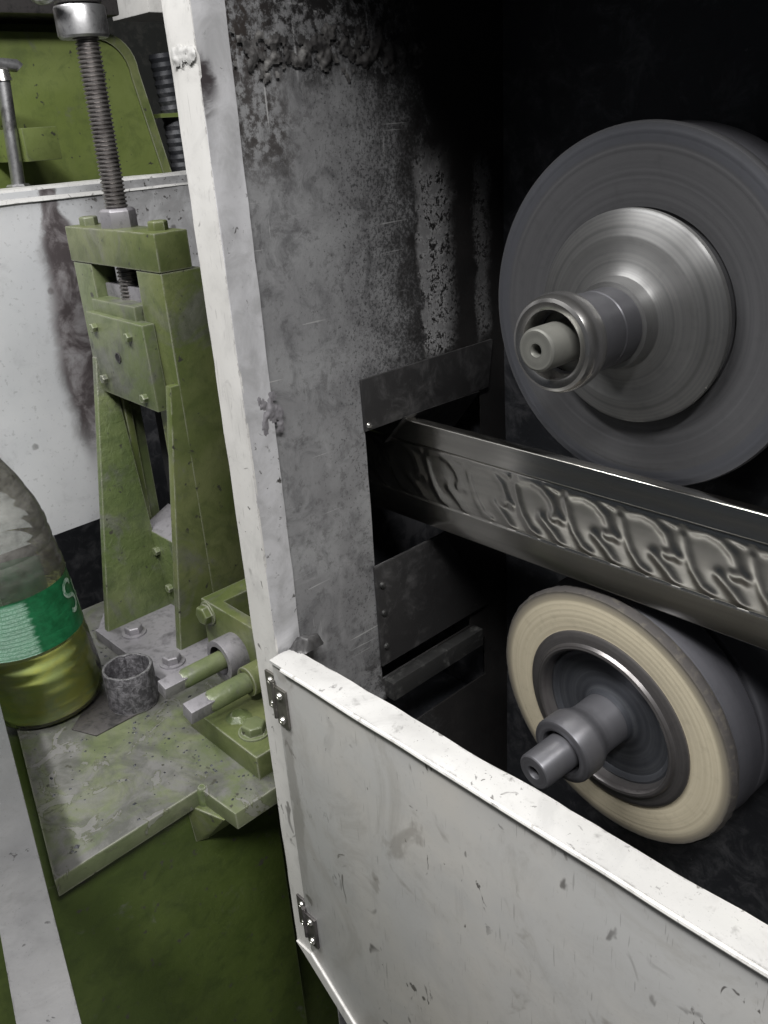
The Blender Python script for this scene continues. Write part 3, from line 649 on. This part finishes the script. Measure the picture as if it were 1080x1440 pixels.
gusset(-.8605, -.8140, .0085, [(.3900, -.2080), (.4040, -.2080), (.4000, -.490), (.3210, -.490)], 'gusset_plate', 'green_rough')
MB().prism([(YS+.004, -.160), (YS+.012, -.160), (YS+.012, -.488), (YS+.004, -.488)], 'x', -.8550, -.8490).build('inner_rib', 'green', G, .0008)
cr = MB().box(-.8480, -.7300, YS-.002, YS+.012, -.488, -.4010).build('cross_plate', 'green_rough', G, .001)
MB().hexa([(-.8480, YS-.0015, -.4008), (-.7300, YS-.0015, -.4008), (-.7300, YS+.0340, -.3850), (-.8480, YS+.0340, -.3850), (-.8480, YS-.0015, -.4040), (-.7300, YS-.0015, -.4040), (-.7300, YS+.0340, -.4000), (-.8480, YS+.0340, -.4000)]).build('ledge', 'steel_grey', G, .0008)
for (bx, bz) in ((-.820, -.4220), (-.806, -.4640), (-.775, -.4300)):
    MB().hexhead((bx, YS-.0018, bz), (0, -1, 0), .0048, .0055).build('bolt', 'green_dusty', cr)
bp = MB().prism([(-.8300, .3135), (-.6900, .3135), (-.6900, .4500), (-.9000, .4500), (-.9000, .3700), (-.8300, .3180)], 'z', ZT-.0005, -.4885).build('base_plate', 'steel_grey', G, .001)
for (bx, by) in ((-.7900, .3395), (-.7080, .3370)):
    MB().hexhead((bx, by, -.4883), (0, 0, 1), .0095, .0080, .0130).build('bolt', 'steel_grey', bp, .0006)
for (bx, by, m) in ((-.8760, .4180, 'green_dusty'), (-.7440, .4200, 'green')):
    MB().hexhead((bx, by, -.0806), (0, 0, 1), .0092, .0085).build('bolt', m, G, .0005)
RX, RY = -.8160, .4200
rod = MB(); pr = [(0, -.16)]; z = -.16
while z < .090: pr += [(.0092, z), (.0109, z+.0011), (.0109, z+.0018), (.0092, z+.0029)]; z += .0036
pr.append((0, z)); rod.lathe(pr, (RX, RY, 0), (0, 0, 1), 32)
rod.build('threaded_rod', 'rod', G, sharp=30)
MB().hexhead((RX, RY, -.0806), (0, 0, 1), .0172, .0175).build('nut', 'steel_grey', G, .0007)
col = MB().lathe([(.0105, 0), (.0205, 0), (.0222, .002), (.0222, .0230), (.0212, .0250), (.0105, .025)], (RX-.004, RY, .0800), (0, 0, 1), 48).build('collar', 'steel', G, sharp=30)
MB().tube([(RX-.034+.066*i/14, RY-.026-.004*math.sin(i/14*PI), .1145-.006*math.sin(i/14*PI)+(.016*max(0, (i-10)/4)**1.5)) for i in range(15)], .0032, 10).build('wire_handle', 'steel', col)
MB().lathe([(.0125, .024), (.0200, .026), (.0220, .040), (.0160, .060), (0, .062)], (RX-.004, RY, .0810), (0, 0, 1), 32).build('head', 'steel_dark', G)
MB().box(RX-.11, RX+.04, RY-.01, RY+.05, .137, .20).build('cross_beam', 'steel_dark', G, .004)

# ------------------------------------------------------------------ bearing bracket with two squared adjusting spindles
Bk = thing('bearing_bracket', (-.60, .40, ZT), 'green square bearing bracket with two squared adjusting spindles beside the stand', 'bracket')
YK = .3690; ZK = -.4200
fm = MB(); outl = [(-.6870, YK), (-.5520, YK), (-.5520, YK+.012), (-.6640, YK+.012), (-.6640, .470), (-.6870, .470)]
fm.prism(outl, 'z', ZT+.001, ZK); fm.build('angle_frame', 'green', Bk, .0012)
MB().box(-.6635, -.5520, .455, .468, ZT+.001, ZK-.002).build('rear_bar', 'green', Bk, .001)
MB().box(-.6638, -.5520, YK+.0125, .4548, ZT+.0005, -.462).build('inner_floor', 'green', Bk)
MB().hexhead((-.6760, YK, -.4325), (0, -1, 0), .0100, .0085, .0125).build('bolt', 'green', Bk, .0006)
for (sx, sz, r, cr_, y0, ymid, mcol) in ((-.6330, -.4590, .0093, .0205, .2860, .3480, 'steel_grey'), (-.5790, -.4545, .0098, .0142, .2800, .3420, 'green')):
    MB().lathe([(cr_*.72, 0), (cr_, 0), (cr_, YK-ymid+.002), (0, YK-ymid+.002), (0, .008), (cr_*.72, .008)], (sx, ymid, sz), (0, 1, 0), 40).build('collar', mcol, Bk, .0006, sharp=30)
    sp = MB().lathe([(0, .020), (r*.8, .020), (r, .024), (r, YK-y0), (0, YK-y0)], (sx, y0, sz), (0, 1, 0), 28).build('spindle', 'green_dusty', Bk, sharp=30)
    MB().lathe([(0, 0), (r*1.02, 0), (r*1.02, .0245), (0, .0245)], (sx, y0, sz), (0, 1, 0), 4, phase=.25).build('square_end', 'steel_grey', sp, .0008)
MB().tube([(-.606, .345, -.470), (-.603, .357, -.466), (-.603, YK+.001, -.466)], .0042, 10).build('grease_nipple', 'steel_dark', Bk)

Kb = thing('clamp_block', (-.56, .33, ZT), 'thick green clamping block with a single hex bolt on the table corner', 'clamp block')
kb = MB().box(-.6200, -.5125, .3010, .3660, ZT-.0003, -.4775).build('block', 'green', Kb, .0012)
MB().hexhead((-.5420, .3205, -.4773), (0, 0, 1), .0108, .0085, .0140).build('bolt', 'green_dusty', Kb, .0006)
MB().lathe([(0, .004), (.006, .004), (.009, .0015), (.012, 0)], (-.570, .323, -.4776), (0, 0, 1), 16).jitter(.0015, 120).build('paint_lump', 'green_rough', Kb)

# ------------------------------------------------------------------ small things on the table
pp = MB(); hp = .0395
pp.lathe([(.0240, 0), (.0236, hp-.001), (.0228, hp), (.0212, hp), (.0204, hp-.001), (.0198, .001)], (-.6955, .2850, ZT+.0012), (0, 0, 1), 56, True)
pp.jitter(.0005, 160)
tag(pp.build('pipe_collar', 'pipe', sharp=40), 'short rough grey pipe collar standing open end up beside the bottle', 'pipe')
sc_ = MB().prism([(-.6730, .2335), (-.6735, .2860), (-.690, .300), (-.735, .300), (-.735, .262), (-.700, .222)], 'z', ZT-.0003, ZT+.0014)
tag(sc_.build('shim_plate', 'steel_dark', bevel=.0004), 'thin stained shim plate lying under the pipe collar', 'plate')

gr_ = MB(); rg = random.Random(11)
for i in range(900):
    x_, y_ = rg.uniform(-.86, -.50), rg.uniform(.15, .36)
    if rg.random() > (.9 if y_ > .25 else .35) or x_ > -.548 and y_ < .27: continue
    if x_ < -.54-.0 and y_ < .1315+(-.54-x_)*.275+.006: continue
    r_ = abs(rg.gauss(.0006, .0005))+.0003; a_ = rg.uniform(0, 6.28)
    gr_.add([(x_+r_*rg.uniform(.6, 1.6)*math.cos(a_+k*2*PI/4), y_+r_*rg.uniform(.6, 1.6)*math.sin(a_+k*2*PI/4), ZT-.0001) for k in range(4)]+[(x_, y_, ZT+r_*.7)], [(0, 1, 4), (1, 2, 4), (2, 3, 4), (3, 0, 4)])
tag(gr_.build('metal_grit', 'soot'), 'dark metal grit scattered over the green table top', 'grit', kind='stuff')

BT = (-.7590, .2300, ZT+.0005)
lean = Vector((0, 0, 1)).rotation_difference(Vector((-.060, -.055, 1)).normalized())
Bo = thing('drinks_bottle', BT, 'grimy plastic bottle with green label and yellow green liquid leaning by the rail', 'bottle', None, True, lean)
def bprof(z):
    ks = [(0, .0440), (.003, .0490), (.010, .0528), (.030, .0536), (.060, .0530), (.075, .0520), (.080, .0514), (.132, .0500), (.137, .0505), (.150, .0500), (.172, .0478), (.190, .0470), (.205, .0440), (.230, .0350), (.255, .0230), (.270, .0155), (.276, .0140), (.292, .0135)]
    for (a, ra), (b, rb_) in zip(ks, ks[1:]):
        if a <= z <= b: return ra+(rb_-ra)*(z-a)/(b-a)
    return ks[-1][1]
def bottle_surface(z0, z1, off, ribs=True, n=90):
    out_ = []
    for i in range(n+1):
        z = z0+(z1-z0)*i/n; r = bprof(z)+off
        if ribs and (.015 < z < .075 or .138 < z < .20): r -= (.0005 if z < .1 else .0011)*max(0, math.sin(z*2*PI/.0135))**3
        out_.append((r, z))
    return out_
bb = MB(); bb.lathe([(0, .006), (.020, .004), (.036, .001)]+bottle_surface(0, .292, 0), (0, 0, 0), (0, 0, 1), 72)
for v_ in bb.bm.verts:
    if .02 < v_.co.z < .22:
        k = mnoise.noise(Vector((v_.co.x*22, v_.co.y*22, v_.co.z*30)))*.0016; d_ = Vector((v_.co.x, v_.co.y, 0)); 
        if d_.length > 1e-4 and not (.078 < v_.co.z < .134): v_.co += d_.normalized()*k*(1 if v_.co.z > .134 else .5)
bb.build('body', 'pet', Bo)
MB().lathe([(0, .0075), (.034, .0040)]+[(r, z) for r, z in bottle_surface(.004, .0735, -.0042, False)]+[(0, .0735)], (0, 0, 0), (0, 0, 1), 64).build('liquid', 'liquid', Bo)
lab = MB(); lab.lathe(bottle_surface(.0790, .1335, .0005, False, 30), (0, 0, 0), (0, 0, 1), 72); lb = lab.build('label', 'label', Bo)
# big white letter strokes printed on the side of the label, cut off by its curve
def stroke(pts, w):
    mb = MB(); L_ = []
    for i, (a, z) in enumerate(pts):
        a0, z0 = pts[max(i-1, 0)]; a1, z1 = pts[min(i+1, len(pts)-1)]
        ta, tz = (a1-a0)*.051, z1-z0; ln = math.hypot(ta, tz) or 1; na, nz_ = -tz/ln*w/2/.051, ta/ln*w/2
        for sg in (-1, 1):
            aa, z2 = a+sg*na, z+sg*nz_; r = bprof(z2)+.0011; L_.append((r*math.cos(aa), r*math.sin(aa), z2))
    mb.add(L_, [(2*i, 2*i+2, 2*i+3, 2*i+1) for i in range(len(pts)-1)]); return mb.build('lettering', 'print', lb)
LA = .80
def arc(ca, cz, ra, rz, t0, t1, n=14): return [(ca+ra*math.cos(t0+(t1-t0)*i/n), cz+rz*math.sin(t0+(t1-t0)*i/n)) for i in range(n+1)]
stroke(arc(LA, .1195, .15, .0075, .3, PI*1.35)+arc(LA, .1045, .15, .0075, PI*.45, -PI*.75), .0042)
stroke([(LA+.30, .121), (LA+.29, .108), (LA+.28, .092)], .0042); stroke(arc(LA+.40, .112, .11, .0075, PI*.9, -PI*.9), .0036)
MB().lathe([(0, .3065), (.0145, .3065), (.0152, .305), (.0152, .290), (.0138, .290)], (0, 0, 0), (0, 0, 1), 36).build('cap', 'cap', Bo)

# ------------------------------------------------------------------ bright guard rail in front of the table
R_ = thing('guard_rail', (-.74, .18, ZT), 'flat brushed metal rail slanting in front of the table edge', 'rail')
a = Vector((-.800, .1955, 0)); b = Vector((-.200, .0392, 0)); d = (b-a).normalized(); nrm = Vector((d.y, -d.x, 0))*.0305     # toward the viewer
zr = -.430
rl = MB(); n_ = 40; 
def rail_pt(u, v, k):
    p = a.lerp(b, u)+nrm*v; return (p.x, p.y, zr+mnoise.noise(Vector((u*12, v, 0)))*.0006-(.009 if k else 0))
grid_sheet([i/n_ for i in range(n_+1)], [0, .04, .25, .5, .75, .96, 1], lambda *_: False, .009, rail_pt, rl); rl.build('flat_bar', 'rail', R_, sharp=40)
pm = a.lerp(b, .06)+nrm*.4
MB().cyl((pm.x, pm.y, ZT-.0005), (pm.x, pm.y, zr-.006), .009, 20).build('post', 'steel_dark', R_)

# ------------------------------------------------------------------ white splash guard behind the stand
Pn = thing('splash_guard', (-1.01, .5, -H), 'white sheet metal splash guard with a brown rust streak behind the stand', 'guard panel')
XP = -1.0
sm = MB()
def pan_pt(u, v, k): return (XP+mnoise.noise(Vector((u*6, v*6, 0)))*.003-(.002 if k else 0), u, v)
grid_sheet(span(.22, .72, .02, (.470,)), span(-.442, -.049, .02, (-.185,)), lambda u_, v_: u_ > .470 and v_ < -.185, .002, pan_pt, sm); sm.build('panel', 'panel_rust', Pn, sharp=40)
hm = MB()
ys_ = span(.22, .72, .02); ring_ = [(XP+.0035, -.0605), (XP-.0060, -.0462), (XP-.026, -.0455), (XP-.026, -.049), (XP-.004, -.0625)]
hv = [[hm.bm.verts.new((x_+mnoise.noise(Vector((y_*20, k, 0)))*.0012, y_, z_+mnoise.noise(Vector((y_*16, k*3, 5)))*.0012)) for k, (x_, z_) in enumerate(ring_)] for y_ in ys_]
for r0, r1 in zip(hv, hv[1:]):
    for k in range(5): hm.bm.faces.new((r0[k], r0[(k+1) % 5], r1[(k+1) % 5], r1[k]))
hm.bm.faces.new(hv[0]); hm.bm.faces.new(hv[-1][::-1])
hm.build('folded_top', 'scuffed', Pn)
for yv in (.27, .462):
    MB().box(XP-.030, XP-.010, yv-.01, yv+.004, -H, -.06).build('support', 'steel_dark', Pn, .001)

# ------------------------------------------------------------------ green machine standing behind
F_ = thing('background_machine', (-1.4, .6, -H), 'olive green machine frame with rounded side plate behind the splash guard', 'machine')
MB().box(-1.40, -1.36, .05, .735, -.45, .155).build('back_plate', 'green_far', F_, .002)
arcp = [(.05, -.20), (.05, .140), (.690, .1345)]+[(.690+.050*math.sin(i/8*PI/2), .0845+.050*math.cos(i/8*PI/2)) for i in range(1, 9)]+[(.772, -.070), (.772, -.20)]
MB().prism(arcp, 'x', -1.345, -1.300).build('rounded_plate', 'green_far', F_, .004)
rim_o = arcp[2:-1]; rim_i = [(y_-.012, z_-.008) for y_, z_ in rim_o]; rm = MB(); nq = len(rim_o)
rm.add([(-1.301, *p) for p in rim_o]+[(-1.294, *p) for p in rim_o]+[(-1.296, *p) for p in rim_i]+[(-1.301, *p) for p in rim_i], [q_ for i in range(nq-1) for q_ in ((i, i+1, nq+i+1, nq+i), (nq+i, nq+i+1, 2*nq+i+1, 2*nq+i), (2*nq+i, 2*nq+i+1, 3*nq+i+1, 3*nq+i))])
rm.build('plate_rim', 'green', F_)
MB().box(-1.40, -1.30, .05, .77, -H, -.2005).build('body', 'soot', F_)  # lower body coloured near black in place of shade
MB().box(-1.42, -1.25, .05, .70, .150, .26).build('top_beam', 'steel_dark', F_, .004)
MB().box(-1.355, -1.305, .772, .83, .020, .026).build('hose_clip', 'green_far', F_)
hs = MB(); hs.tube([(-1.33, .800+.012*math.sin(i/60*3), -.25+.36*i/60) for i in range(121) if i <= 60], lambda i: .017+(.0022 if i % 2 else 0), 16); hs.build('corrugated_hose', 'soot', F_)
MB().box(-1.52, -1.40, .835, 1.05, .1735, .30).build('cable_trunking', 'frame', F_, .003)
Hd = thing('clamp_screw', (-1.2, .49, -.052), 'small clamp screw with bent handle and green block on the splash guard', 'clamp')
# ------------------------------------------------------------------ clamp beside it
MB().cyl((-1.2, .487, -.050), (-1.2, .497, .080), .0085, 20).build('screw', 'steel', Hd)
MB().tube([(-1.2, .43, .088), (-1.2, .47, .0885), (-1.2, .50, .088), (-1.2, .517, .0865), (-1.2, .519, .084)], .0075, 14).build('handle', 'steel', Hd)
MB().lathe([(0, 0), (.011, 0), (.009, .012), (0, .012)], (-1.2, .4965, .070), (0, 0, 1), 16).build('washer', 'screw', Hd)
MB().box(-1.362, -1.185, .500, .5460, -.0240, .0155).build('block', 'green_far', Hd, .001)
MB().hexhead((-1.2, .4865, -.0655), (0, 0, 1), .0150, .0160).build('nut', 'steel', Hd)
MB().box(-1.362, -1.17, .44, .53, -.110, -.0650).build('bracket', 'green_far', Hd, .001)

for o in bpy.data.objects:
    if '_b' in o: del o['_b']
